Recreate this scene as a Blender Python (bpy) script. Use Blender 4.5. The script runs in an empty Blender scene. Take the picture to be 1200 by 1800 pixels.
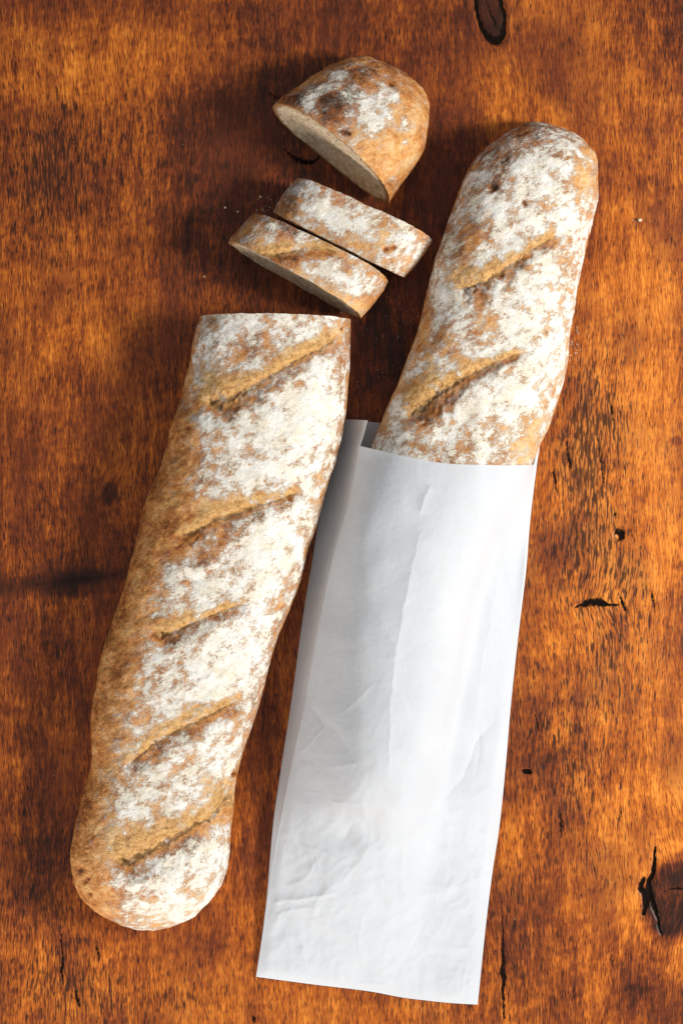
import bpy, math
import numpy as np

# ------------------------------------------------------------------ camera, world, lamps
H = 0.90                      # camera height above the table, metres
S = 0.5 / 1800.0              # metres per photograph pixel on the table
scene = bpy.context.scene
C = scene.collection
cam_d = bpy.data.cameras.new('camera')
cam = bpy.data.objects.new('camera', cam_d); C.objects.link(cam)
cam.location = (0, 0, H)
cam_d.sensor_fit = 'VERTICAL'; cam_d.sensor_height = 36.0
cam_d.lens = 36.0 * H / 0.5
cam_d.clip_start = 0.01; cam_d.clip_end = 20
scene.camera = cam

world = bpy.data.worlds.new('World'); scene.world = world
world.use_nodes = True
bg = world.node_tree.nodes['Background']
bg.inputs['Color'].default_value = (0.90, 0.95, 1.0, 1)
bg.inputs['Strength'].default_value = 0.34

def lamp(name, loc, target, size, size_y, power, col):
    d = bpy.data.lights.new(name, 'AREA'); d.shape = 'RECTANGLE'
    d.size = size; d.size_y = size_y; d.energy = power; d.color = col
    o = bpy.data.objects.new(name, d); C.objects.link(o)
    o.location = loc
    from mathutils import Vector
    o.rotation_euler = (Vector(target) - Vector(loc)).to_track_quat('-Z', 'Y').to_euler()
    return o
lamp('window_lamp', (0.95, -0.02, 0.68), (0.0, -0.02, 0.0), 0.24, 0.26, 19.0, (1.0, 0.965, 0.90))
lamp('reflector', (-0.42, -0.85, 0.24), (0.0, 0.10, 0.02), 0.5, 0.2, 8.0, (1.0, 0.93, 0.84))

scene.view_settings.view_transform = 'Standard'
scene.view_settings.look = 'None'
scene.view_settings.exposure = 0.0
scene.view_settings.gamma = 1.0
scene.render.engine = 'CYCLES'

# ------------------------------------------------------------------ numeric helpers
rng = np.random.RandomState(7)
PERM = rng.permutation(256); PERM = np.concatenate([PERM, PERM, PERM])
G3 = rng.normal(size=(256, 3)); G3 /= np.linalg.norm(G3, axis=1)[:, None]

def noise3(x, y, z):
    xi = np.floor(x).astype(int); yi = np.floor(y).astype(int); zi = np.floor(z).astype(int)
    xf, yf, zf = x - xi, y - yi, z - zi
    xi &= 255; yi &= 255; zi &= 255
    f = lambda t: t * t * t * (t * (t * 6 - 15) + 10)
    u, v, w = f(xf), f(yf), f(zf)
    r = 0
    for dx in (0, 1):
        for dy in (0, 1):
            for dz in (0, 1):
                g = G3[PERM[PERM[PERM[(xi + dx) & 255] + ((yi + dy) & 255)] + ((zi + dz) & 255)]]
                d = g[..., 0] * (xf - dx) + g[..., 1] * (yf - dy) + g[..., 2] * (zf - dz)
                r = r + d * (u if dx else 1 - u) * (v if dy else 1 - v) * (w if dz else 1 - w)
    return r * 1.6

def fbm(x, y, z=0.0, oct=4, gain=0.5):
    z = np.zeros_like(x) + z
    a, s, t = 1.0, 0, 0
    for k in range(oct):
        s = s + a * noise3(x + 17.3 * k, y + 5.1 * k, z + 9.7 * k); t += a
        x, y, z, a = x * 2.03, y * 2.03, z * 2.03, a * gain
    return s / t

def sm(a, b, x):
    t = np.clip((x - a) / (b - a), 0, 1); return t * t * (3 - 2 * t)

def world_xy(px, py, z=0.0):
    k = S * (H - z) / H
    return (px - 600) * k, -(py - 900) * k

def pix(x, y, z):
    k = S * (H - z) / H
    return 600 + x / k, 900 - y / k

def spline(pts, n, ends=True):
    """Catmull-Rom through pts, resampled to n points evenly along its length"""
    p = np.array(pts, float)
    q = np.vstack([2 * p[0] - p[1], p, 2 * p[-1] - p[-2]])
    out = []
    t = np.linspace(0, 1, 24, endpoint=False)[:, None]
    for i in range(1, len(q) - 2):
        a, b, c, d = q[i - 1], q[i], q[i + 1], q[i + 2]
        out.append(0.5 * (2 * b + (c - a) * t + (2 * a - 5 * b + 4 * c - d) * t ** 2 + (3 * b - a - 3 * c + d) * t ** 3))
    out = np.vstack(out + [p[-1:]])
    L = np.concatenate([[0], np.cumsum(np.linalg.norm(np.diff(out, axis=0), axis=1))])
    if np.isscalar(n): f = np.linspace(0, 1, n)
    else: f = n
    return np.stack([np.interp(f * L[-1], L, out[:, k]) for k in range(p.shape[1])], 1)

def polyfield(px, py, pts):
    """signed distance (pixels) to a polyline, positive below it in the photo, and the fraction along"""
    P = spline(pts, 26)
    seg = np.linalg.norm(np.diff(P, axis=0), axis=1); L = np.concatenate([[0], np.cumsum(seg)])
    best = np.full(px.shape, 1e9); sd = np.full(px.shape, 1e9); tt = np.zeros(px.shape)
    for i in range(len(P) - 1):
        a, d = P[i], P[i + 1] - P[i]
        l2 = d @ d
        h = np.clip(((px - a[0]) * d[0] + (py - a[1]) * d[1]) / l2, 0, 1)
        ex, ey = px - a[0] - h * d[0], py - a[1] - h * d[1]
        r = np.hypot(ex, ey)
        m = r < best
        best = np.where(m, r, best)
        sg = np.sign(d[0] * ey - d[1] * ex)
        sd = np.where(m, sg * r, sd)
        tt = np.where(m, (L[i] + h * seg[i]) / L[-1], tt)
    return sd, tt

def blobs(px, py, lst):
    r = np.zeros_like(px)
    for (cx, cy, rx, ry, ang, amp) in lst:
        c, s = math.cos(math.radians(ang)), math.sin(math.radians(ang))
        dx, dy = px - cx, py - cy
        u, v = (dx * c + dy * s) / rx, (-dx * s + dy * c) / ry
        r += amp * np.exp(-(u * u + v * v))
    return r

# ------------------------------------------------------------------ mesh helpers
def make_obj(name, V, F, mat, parent=None, attrs=None, smooth=True):
    """V (n,3); F (m,4) or list of arrays of faces"""
    if not isinstance(F, list): F = [F]
    me = bpy.data.meshes.new(name)
    loops = np.concatenate([f.ravel() for f in F])
    sizes = np.concatenate([np.full(len(f), f.shape[1]) for f in F])
    starts = np.concatenate([[0], np.cumsum(sizes)[:-1]])
    me.vertices.add(len(V)); me.loops.add(len(loops)); me.polygons.add(len(sizes))
    me.vertices.foreach_set('co', np.asarray(V, np.float32).ravel())
    me.loops.foreach_set('vertex_index', loops.astype(np.int32))
    me.polygons.foreach_set('loop_start', starts.astype(np.int32))
    me.polygons.foreach_set('loop_total', sizes.astype(np.int32))
    if smooth: me.polygons.foreach_set('use_smooth', np.ones(len(sizes), bool))
    for k, a in (attrs or {}).items():
        at = me.attributes.new(k, 'FLOAT', 'POINT'); at.data.foreach_set('value', np.asarray(a, np.float32).ravel())
    me.update(calc_edges=True); me.validate()
    me.materials.append(mat)
    o = bpy.data.objects.new(name, me); C.objects.link(o)
    if parent is not None:
        o.parent = parent
        o.matrix_parent_inverse = parent.matrix_basis.inverted()
    return o

def grid_faces(n, m, wrap=False, off=0):
    i = np.arange(n - 1)[:, None]; j = np.arange(m if wrap else m - 1)[None, :]
    j2 = (j + 1) % m
    a = i * m + j; b = i * m + j2; c = (i + 1) * m + j2; d = (i + 1) * m + j
    return np.stack([a, b, c, d], -1).reshape(-1, 4) + off

def tag(o, label=None, cat=None, group=None, kind=None):
    if label: o['label'] = label
    if cat: o['category'] = cat
    if group: o['group'] = group
    if kind: o['kind'] = kind
    return o

def empty(name, px, py, z=0.0):
    o = bpy.data.objects.new(name, None); C.objects.link(o)
    x, y = world_xy(px, py); o.location = (x, y, z); o.empty_display_size = 0.02
    return o

# ------------------------------------------------------------------ node helpers
class NT:
    def __init__(s, name):
        s.mat = bpy.data.materials.new(name); s.mat.use_nodes = True
        s.t = s.mat.node_tree; s.t.nodes.clear()
        s.out = s.t.nodes.new('ShaderNodeOutputMaterial')
        s.tc = s.t.nodes.new('ShaderNodeTexCoord').outputs['Object']
    def link(s, v, sock):
        if isinstance(v, bpy.types.NodeSocket): s.t.links.new(v, sock)
        elif v is not None:
            if isinstance(v, tuple) and len(v) == 3 and sock.type == 'RGBA': v = v + (1,)
            sock.default_value = v
    def node(s, typ, out=0, props=None, **ins):
        n = s.t.nodes.new(typ)
        for k, v in (props or {}).items(): setattr(n, k, v)
        for k, v in ins.items():
            key = int(k[1:]) if k[0] == '_' and k[1:].isdigit() else k
            s.link(v, n.inputs[key])
        return n.outputs[out]
    def attr(s, name): return s.node('ShaderNodeAttribute', out='Fac', props={'attribute_name': name})
    def math(s, op, a, b=0.0, c=0.0, clamp=False):
        return s.node('ShaderNodeMath', props={'operation': op, 'use_clamp': clamp}, _0=a, _1=b, _2=c)
    def add(s, a, b): return s.math('ADD', a, b)
    def mul(s, a, b): return s.math('MULTIPLY', a, b)
    def mad(s, a, b, c): return s.math('MULTIPLY_ADD', a, b, c)
    def sstep(s, v, a, b, lo=0.0, hi=1.0):
        n = s.t.nodes.new('ShaderNodeMapRange'); n.interpolation_type = 'SMOOTHSTEP'
        s.link(v, n.inputs[0]); s.link(a, n.inputs[1]); s.link(b, n.inputs[2]); s.link(lo, n.inputs[3]); s.link(hi, n.inputs[4])
        return n.outputs[0]
    def mix(s, f, a, b, mode='MIX'):
        n = s.t.nodes.new('ShaderNodeMix'); n.data_type = 'RGBA'; n.blend_type = mode
        s.link(f, n.inputs[0]); s.link(a, n.inputs[6]); s.link(b, n.inputs[7])
        return n.outputs[2]
    def scale(s, vec, v, rot=0.0):
        n = s.t.nodes.new('ShaderNodeMapping')
        s.link(vec, n.inputs[0]); n.inputs['Rotation'].default_value = (0, 0, rot); n.inputs['Scale'].default_value = v
        return n.outputs[0]
    def noise(s, vec, scale=1.0, detail=3.0, rough=0.5, dist=0.0, out=0):
        return s.node('ShaderNodeTexNoise', out=out, Vector=vec, Scale=scale, Detail=detail, Roughness=rough, Distortion=dist)
    def ramp(s, f, stops):
        n = s.t.nodes.new('ShaderNodeValToRGB'); e = n.color_ramp.elements
        while len(e) < len(stops): e.new(0.5)
        for k, (p, c) in enumerate(stops): e[k].position = p; e[k].color = c + (1,)
        s.link(f, n.inputs[0]); return n.outputs[0]
    def bump(s, h, strength, dist, normal=None):
        n = s.t.nodes.new('ShaderNodeBump'); s.link(h, n.inputs['Height'])
        n.inputs['Strength'].default_value = strength; n.inputs['Distance'].default_value = dist
        if normal is not None: s.link(normal, n.inputs['Normal'])
        return n.outputs[0]

# ------------------------------------------------------------------ materials
def wood_material():
    m = NT('varnished_wood')
    mm = m.scale(m.tc, (1000, 1000, 1000))                       # millimetres
    # slow wander of the grain
    w1 = m.noise(m.scale(mm, (0.016, 0.007, 1)), 1.0, 2)
    w2 = m.noise(m.scale(mm, (0.06, 0.03, 1)), 1.0, 2)
    wx = m.add(m.mad(w1, 13.0, -6.5), m.mad(w2, 2.0, -1.0))
    kx = m.mul(m.attr('bend'), 1.0)
    comb = m.t.nodes.new('ShaderNodeCombineXYZ'); m.link(m.add(wx, kx), comb.inputs[0])
    v = m.node('ShaderNodeVectorMath', props={'operation': 'ADD'}, _0=mm, _1=comb.outputs[0])
    fine = m.noise(m.scale(v, (0.95, 0.085, 1)), 1.0, 3, 0.65)
    fine2 = m.noise(m.scale(v, (2.3, 0.19, 1), 0.03), 1.0, 2, 0.6)
    med = m.noise(m.scale(v, (0.33, 0.035, 1)), 1.0, 4, 0.6)
    patch = m.noise(m.scale(v, (0.045, 0.022, 1)), 1.0, 4, 0.55)
    fig = m.noise(m.scale(v, (0.035, 0.13, 1), 0.12), 1.0, 3, 0.5)
    fig2 = m.noise(m.scale(v, (0.16, 0.30, 1), -0.1), 1.0, 3, 0.6)
    t = m.mad(fine, 0.6, -0.30)
    t = m.add(t, m.mad(fine2, 0.95, -0.475))
    t = m.add(t, m.mad(med, 0.8, -0.40))
    t = m.add(t, m.mad(patch, 0.9, -0.45))
    t = m.add(t, m.mad(fig, 0.32, -0.16))
    t = m.add(t, m.mad(fig2, 0.24, -0.12))
    po = m.noise(m.scale(v, (2.6, 0.21, 1), -0.04), 1.0, 1, 0.5)
    t = m.add(t, m.sstep(po, 0.56, 0.68, 0, -0.30))
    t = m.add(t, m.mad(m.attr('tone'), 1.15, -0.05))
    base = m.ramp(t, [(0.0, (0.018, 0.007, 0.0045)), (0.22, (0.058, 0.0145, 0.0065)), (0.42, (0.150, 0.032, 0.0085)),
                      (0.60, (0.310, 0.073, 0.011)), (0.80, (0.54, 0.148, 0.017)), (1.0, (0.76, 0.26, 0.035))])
    red = m.noise(m.scale(v, (0.03, 0.02, 1)), 1.0, 2)
    base = m.mix(m.sstep(red, 0.40, 0.7, 0, 0.55), base, (0.16, 0.035, 0.012))
    # dark elongated flecks
    fl = m.noise(m.scale(v, (0.85, 0.11, 1), -0.06), 1.0, 2, 0.45)
    fl2 = m.noise(m.scale(v, (1.3, 0.16, 1), 0.05), 1.0, 1, 0.4)
    dens = m.noise(m.scale(mm, (0.03, 0.02, 1)), 1.0, 2)
    fd = m.mul(m.add(dens, m.attr('fleck')), 0.22)
    flf = m.sstep(m.add(fl, fd), 0.775, 0.85)
    flf2 = m.sstep(m.add(fl2, fd), 0.755, 0.84, 0, 0.8)
    ff = m.math('MAXIMUM', flf, flf2)
    base = m.mix(m.mul(ff, 0.86), base, (0.020, 0.009, 0.006))
    bl = m.attr('black')
    rag = m.noise(m.scale(v, (1.6, 0.5, 1)), 1.0, 3, 0.6)
    blf = m.sstep(m.add(bl, m.mad(rag, 1.3, -0.65)), 0.35, 0.75)
    base = m.mix(blf, base, (0.008, 0.005, 0.004))
    b = m.t.nodes.new('ShaderNodeBsdfPrincipled')
    m.link(base, b.inputs['Base Color'])
    rn = m.noise(m.scale(v, (0.2, 0.06, 1)), 1.0, 3)
    m.link(m.math('MAXIMUM', m.mad(rn, 0.22, 0.30), m.mul(blf, .85)), b.inputs['Roughness'])
    m.link(m.mad(blf, -.2, 0.22), b.inputs['Specular IOR Level'])
    hgt = m.math('SUBTRACT', m.mad(fine, 0.6, m.mul(fine2, 0.3)), m.mul(ff, 0.6))
    m.link(m.bump(hgt, 0.4, 0.00015), b.inputs['Normal'])
    m.link(b.outputs[0], m.out.inputs[0])
    return m.mat

def crust_material(name, seed):
    m = NT(name)
    base_v = m.node('ShaderNodeVectorMath', props={'operation': 'MULTIPLY_ADD'}, _0=m.tc, _1=(1000, 1000, 1000), _2=(seed, seed * 1.7, 0))
    mm = base_v
    fl, sl, br, po = m.attr('flour'), m.attr('slash'), m.attr('brown'), m.attr('pore')
    n1 = m.noise(mm, 0.11, 5, 0.62)
    n2 = m.noise(mm, 0.45, 4, 0.6)
    n3 = m.noise(mm, 1.7, 3, 0.6)
    t = m.add(br, m.add(m.mad(n1, 1.6, -0.82), m.add(m.mad(n2, 0.8, -0.4), m.mad(n3, 0.9, -0.45))))
    crust = m.ramp(t, [(0.0, (0.78, 0.52, 0.25)), (0.25, (0.70, 0.36, 0.125)), (0.5, (0.54, 0.21, 0.050)),
                       (0.75, (0.29, 0.092, 0.022)), (1.0, (0.07, 0.025, 0.009))])
    och = m.ramp(m.add(m.mad(n2, 1.3, -0.65), m.mad(n3, 0.9, 0.1)), [(0.1, (0.80, 0.54, 0.26)), (0.5, (0.62, 0.355, 0.125)), (0.85, (0.30, 0.135, 0.04))])
    crust = m.mix(m.sstep(m.add(sl, m.add(m.mad(n2, 0.9, -0.45), m.mad(n1, .5, -.25))), 0.2, 0.8, 0, .9), crust, och)
    crust = m.mix(m.sstep(m.add(m.attr('slash_shade'), m.mad(n2, .8, -.4)), 0.45, 1.0, 0, .7), crust, (0.13, 0.065, 0.025))
    dots = m.node('ShaderNodeTexVoronoi', out='Distance', Vector=mm, Scale=0.75)
    dsel = m.noise(mm, 0.3, 2)
    df = m.mul(m.sstep(m.add(dots, m.mad(dsel, 0.5, -0.1)), 0.30, 0.20), po)
    crust = m.mix(m.mul(df, 0.85), crust, (0.06, 0.028, 0.012))
    # flour: clumpy coat with dusty fringes
    rt = m.t.nodes.new('ShaderNodeVectorRotate'); rt.rotation_type = 'Z_AXIS'; m.link(mm, rt.inputs['Vector']); rt.inputs['Angle'].default_value = -0.45
    st = m.scale(rt.outputs[0], (0.75, 1.15, 1.0))
    g1 = m.noise(st, 0.30, 6, 0.68, 0.4)
    g2 = m.noise(st, 1.1, 4, 0.7)
    wk = m.noise(st, 0.42, 4, 0.6, 0.8)
    wkl = m.sstep(m.math('ABSOLUTE', m.add(wk, -0.5)), 0.0, 0.014, -0.4, 0.0)
    g3 = m.noise(m.scale(mm, (1.0, 1.0, 1.0), 0.9), 3.3, 2, 0.6)
    ck = m.node('ShaderNodeTexVoronoi', out='Distance', props={'feature': 'DISTANCE_TO_EDGE'}, Vector=m.node('ShaderNodeVectorMath', props={'operation': 'MULTIPLY_ADD'}, _0=m.noise(mm, 0.5, 3, out=1), _1=(3.5, 3.5, 3.5), _2=mm), Scale=0.42)
    crack = m.sstep(ck, 0.0, 0.06, -0.12, 0.0)
    g0 = m.noise(mm, 0.13, 2, 0.5)
    f = m.add(fl, m.add(m.mad(g1, 3.2, -1.5), m.add(m.mad(g2, 1.5, -0.75), m.mad(g3, 2.1, -1.0))))
    f = m.add(m.add(f, m.add(crack, wkl)), m.mad(g0, 2.5, -1.25))
    thick = m.sstep(f, 0.08, 0.68)
    thin = m.sstep(f, -0.5, 0.40, 0.0, 0.19)
    ff = m.math('MAXIMUM', m.mul(thick, 0.95), thin)
    ff = m.mul(ff, m.sstep(df, 0.0, 1.0, 1.0, 0.3))
    flc = m.mix(m.sstep(n1, 0.4, 0.65), (0.90, 0.88, 0.83), (0.86, 0.79, 0.65))
    col = m.mix(ff, crust, flc)
    b = m.t.nodes.new('ShaderNodeBsdfPrincipled')
    m.link(col, b.inputs['Base Color'])
    m.link(m.mad(ff, 0.45, 0.45), b.inputs['Roughness'])
    b.inputs['Specular IOR Level'].default_value = 0.25
    h = m.add(m.mul(n3, 0.6), m.add(m.mul(thick, 0.45), m.add(m.mul(g2, 1.3), m.mul(wkl, .5))))
    h = m.math('SUBTRACT', h, m.mul(df, 1.2))
    m.link(m.bump(h, 0.9, 0.0006), b.inputs['Normal'])
    m.link(b.outputs[0], m.out.inputs[0])
    return m.mat

def crumb_material():
    m = NT('bread_crumb')
    mm = m.scale(m.tc, (1000, 1000, 1000))
    n = m.noise(mm, 0.35, 5, 0.65); n2 = m.noise(mm, 1.6, 3, 0.7)
    col = m.ramp(m.add(m.mul(n, 0.6), m.mul(n2, 0.4)), [(0.36, (0.46, 0.30, 0.17)), (0.5, (0.80, 0.62, 0.42)), (0.62, (0.93, 0.80, 0.61))])
    vo = m.node('ShaderNodeTexVoronoi', out='Distance', Vector=mm, Scale=0.55)
    hole = m.sstep(m.add(vo, m.mad(n, 0.7, -0.2)), 0.32, 0.18)
    col = m.mix(m.mul(hole, 0.75), col, (0.16, 0.10, 0.06))
    edge = m.attr('edge')
    col = m.mix(m.sstep(m.add(edge, m.mad(n2, .12, -.06)), 0.90, 0.965), col, (0.36, 0.18, 0.07))
    b = m.t.nodes.new('ShaderNodeBsdfPrincipled')
    m.link(col, b.inputs['Base Color']); b.inputs['Roughness'].default_value = 0.95
    b.inputs['Specular IOR Level'].default_value = 0.15
    m.link(m.bump(m.math('SUBTRACT', n2, m.mul(hole, 1.2)), 0.9, 0.0009), b.inputs['Normal'])
    m.link(b.outputs[0], m.out.inputs[0])
    return m.mat

def paper_material():
    m = NT('white_paper')
    mm = m.scale(m.tc, (1000, 1000, 1000))
    n = m.noise(mm, 0.28, 6, 0.7); n2 = m.noise(mm, 0.035, 3, 0.5)
    col = m.ramp(m.add(m.mul(n, 0.7), m.mul(n2, 0.3)), [(0.3, (0.61, 0.645, 0.70)), (0.7, (0.755, 0.78, 0.82))])
    b = m.t.nodes.new('ShaderNodeBsdfPrincipled')
    m.link(col, b.inputs['Base Color']); b.inputs['Roughness'].default_value = 0.6
    b.inputs['Specular IOR Level'].default_value = 0.2
    bm_ = m.bump(m.add(m.mul(n, 0.4), m.noise(mm, 0.12, 4, 0.6)), 0.35, 0.0006)
    m.link(bm_, b.inputs['Normal'])
    tr = m.t.nodes.new('ShaderNodeBsdfTranslucent'); m.link(col, tr.inputs['Color']); m.link(bm_, tr.inputs['Normal'])
    mx = m.t.nodes.new('ShaderNodeMixShader')
    m.link(m.mad(n, 0.36, 0.06), mx.inputs[0])
    m.link(b.outputs[0], mx.inputs[1]); m.link(tr.outputs[0], mx.inputs[2])
    m.link(mx.outputs[0], m.out.inputs[0])
    return m.mat

M_wood = wood_material(); M_crust = crust_material('floury_crust', 0.0)
M_crumb = crumb_material(); M_paper = paper_material()

# ------------------------------------------------------------------ table top
def build_table():
    def axis(lo, hi, step, outer):
        core = np.arange(lo, hi + step / 2, step)
        out = [core[0]]; g = step
        while out[-1] > -outer: g *= 1.35; out.append(out[-1] - g)
        left = np.array(out[1:][::-1]); out = [core[-1]]; g = step
        while out[-1] < outer: g *= 1.35; out.append(out[-1] + g)
        return np.concatenate([left, core, np.array(out[1:])])
    xs = axis(-0.175, 0.175, 0.0007, 0.45); ys = axis(-0.258, 0.258, 0.0007, 0.6)
    X, Y = np.meshgrid(xs, ys)
    px, py = pix(X, Y, 0.0)
    Z = np.zeros_like(X)
    # broad staining, with shade beside the bread and a brighter right side painted in
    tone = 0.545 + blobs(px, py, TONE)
    fleck = blobs(px, py, FLECK)
    black = np.zeros_like(px)
    jx = px + 5 * fbm(px / 22, py / 22, 1.0, 3); jy = py + 5 * fbm(px / 22, py / 22, 7.0, 3)
    for pts, w0, w1, w2, amp, depth in CRACKS:
        sd, t = polyfield(jx, jy, pts)
        w = np.where(t < .5, w0 + (w1 - w0) * sm(0, .5, t), w1 + (w2 - w1) * sm(.5, 1, t))
        f = np.exp(-(sd / w) ** 2)
        black = np.maximum(black, amp * f * 1.15); Z -= depth * .6 * amp * f ** 1.5
    # knot at the top: an oval plug with a black rim
    def oval(cx, cy, rx, ry, ang):
        c, s = math.cos(math.radians(ang)), math.sin(math.radians(ang))
        dx, dy = jx - cx, jy - cy
        return np.hypot((dx * c + dy * s) / rx, (-dx * s + dy * c) / ry)
    r = oval(861, 20, 24, 56, -12)
    black = np.maximum(black, 1.0 * np.exp(-((r - 0.95) / 0.22) ** 2)); tone += -0.42 * sm(1.05, 0.85, r)
    Z -= 0.0010 * np.exp(-((r - 1.0) / 0.15) ** 2) + 0.0004 * sm(1.0, .8, r)
    r = oval(1180, 1580, 45, 70, 10)
    tone += -0.38 * sm(1.1, 0.8, r) + (.16 + .06 * np.sin(r * 15 + 3 * fbm(px / 30, py / 30, 3.0, 3))) * sm(1.05, 1.25, r) * sm(2.5, 1.3, r)
    r = oval(861, 20, 24, 56, -12)
    tone += .05 * np.sin(r * 14 + 3 * fbm(px / 30, py / 30, 3.0, 3)) * sm(1.1, 1.3, r) * sm(2.6, 1.4, r)
    r = oval(1088, 940, 10, 12, 0)
    black = np.maximum(black, 0.9 * sm(1.25, 0.8, r) - 0.55 * np.exp(-(oval(1085, 943, 4, 5, 0)) ** 2)); Z -= 0.0008 * sm(1.2, .5, r)
    r = oval(927, 1355, 8, 6, 0)
    black = np.maximum(black, sm(1.3, 0.8, r)); Z -= 0.001 * sm(1.2, .5, r)
    r = oval(193, 868, 13, 22, 10)
    tone -= .3 * sm(1.3, .6, r)
    r = oval(1188, 775, 9, 9, 0); tone -= .3 * sm(1.3, .6, r)
    bend = blobs(px, py, BEND)
    Z += 0.00010 * fbm(X * 60, Y * 9, 2.0, 3)
    n, m = X.shape
    V = np.stack([X, Y, Z], -1).reshape(-1, 3)
    F = grid_faces(n, m)
    # thickness: a skirt and an underside
    T = 0.035
    ring = np.concatenate([np.arange(m), (np.arange(1, n)) * m + m - 1, (n - 1) * m + np.arange(m - 2, -1, -1), np.arange(n - 2, 0, -1) * m])
    low = V[ring].copy(); low[:, 2] = -T
    k = len(ring); o = len(V)
    a = ring; b = np.roll(ring, -1); c = o + (np.arange(k) + 1) % k; d = o + np.arange(k)
    skirt = np.stack([b, a, d, c], -1)
    cidx = o + k
    V = np.vstack([V, low, [[0, 0, -T]]])
    cap = np.stack([c, d, np.full(k, cidx)], -1)
    pad = lambda q, val=0: np.concatenate([q.ravel(), np.full(k + 1, val)])
    ob = make_obj('table_top', V, [F, skirt, cap], M_wood, None,
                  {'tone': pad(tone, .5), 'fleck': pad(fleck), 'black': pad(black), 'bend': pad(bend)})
    tag(ob, 'varnished reddish brown wooden table top under all the bread', 'table')
    return ob

# (px, py, rx, ry, angle, amount)
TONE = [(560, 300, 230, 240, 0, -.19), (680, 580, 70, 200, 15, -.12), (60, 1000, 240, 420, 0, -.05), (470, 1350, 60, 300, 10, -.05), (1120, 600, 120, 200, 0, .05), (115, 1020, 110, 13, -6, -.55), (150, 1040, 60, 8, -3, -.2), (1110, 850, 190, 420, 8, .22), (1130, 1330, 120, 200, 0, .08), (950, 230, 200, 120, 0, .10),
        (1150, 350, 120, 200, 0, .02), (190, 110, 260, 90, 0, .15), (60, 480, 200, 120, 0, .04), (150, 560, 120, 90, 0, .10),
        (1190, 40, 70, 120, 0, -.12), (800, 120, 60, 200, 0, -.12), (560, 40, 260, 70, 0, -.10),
        (420, 220, 130, 120, 0, -.16), (350, 420, 120, 160, 0, -.14), (690, 500, 80, 220, 20, -.14),  # shade left of heel, slices and bagged loaf, painted into the wood
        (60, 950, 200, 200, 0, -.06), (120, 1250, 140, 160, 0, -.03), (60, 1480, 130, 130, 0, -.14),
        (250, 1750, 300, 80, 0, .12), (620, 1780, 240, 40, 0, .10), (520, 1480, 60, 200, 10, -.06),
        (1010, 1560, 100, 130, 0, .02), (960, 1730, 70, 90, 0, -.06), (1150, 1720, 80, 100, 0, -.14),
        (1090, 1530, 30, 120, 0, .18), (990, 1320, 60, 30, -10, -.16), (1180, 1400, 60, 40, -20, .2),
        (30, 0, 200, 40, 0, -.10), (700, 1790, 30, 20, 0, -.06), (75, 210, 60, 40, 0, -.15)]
FLECK = [(1040, 760, 60, 160, 5, .9), (1060, 1050, 90, 160, -15, .7), (1000, 1330, 90, 130, -10, .6), (920, 1600, 60, 130, 0, .4),
         (180, 250, 150, 120, -20, .35), (80, 330, 80, 150, 0, .5), (80, 1600, 100, 150, 0, .5), (200, 1750, 200, 60, 0, .5),
         (380, 450, 100, 200, -20, .35), (60, 1050, 90, 160, 0, .3), (850, 1750, 200, 60, 0, .4)]
BEND = [(1190, 1560, 70, 130, 0, -9), (861, 20, 60, 110, -12, 7), (1040, 1060, 70, 40, 0, 3), (193, 868, 40, 60, 0, 3)]
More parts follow.
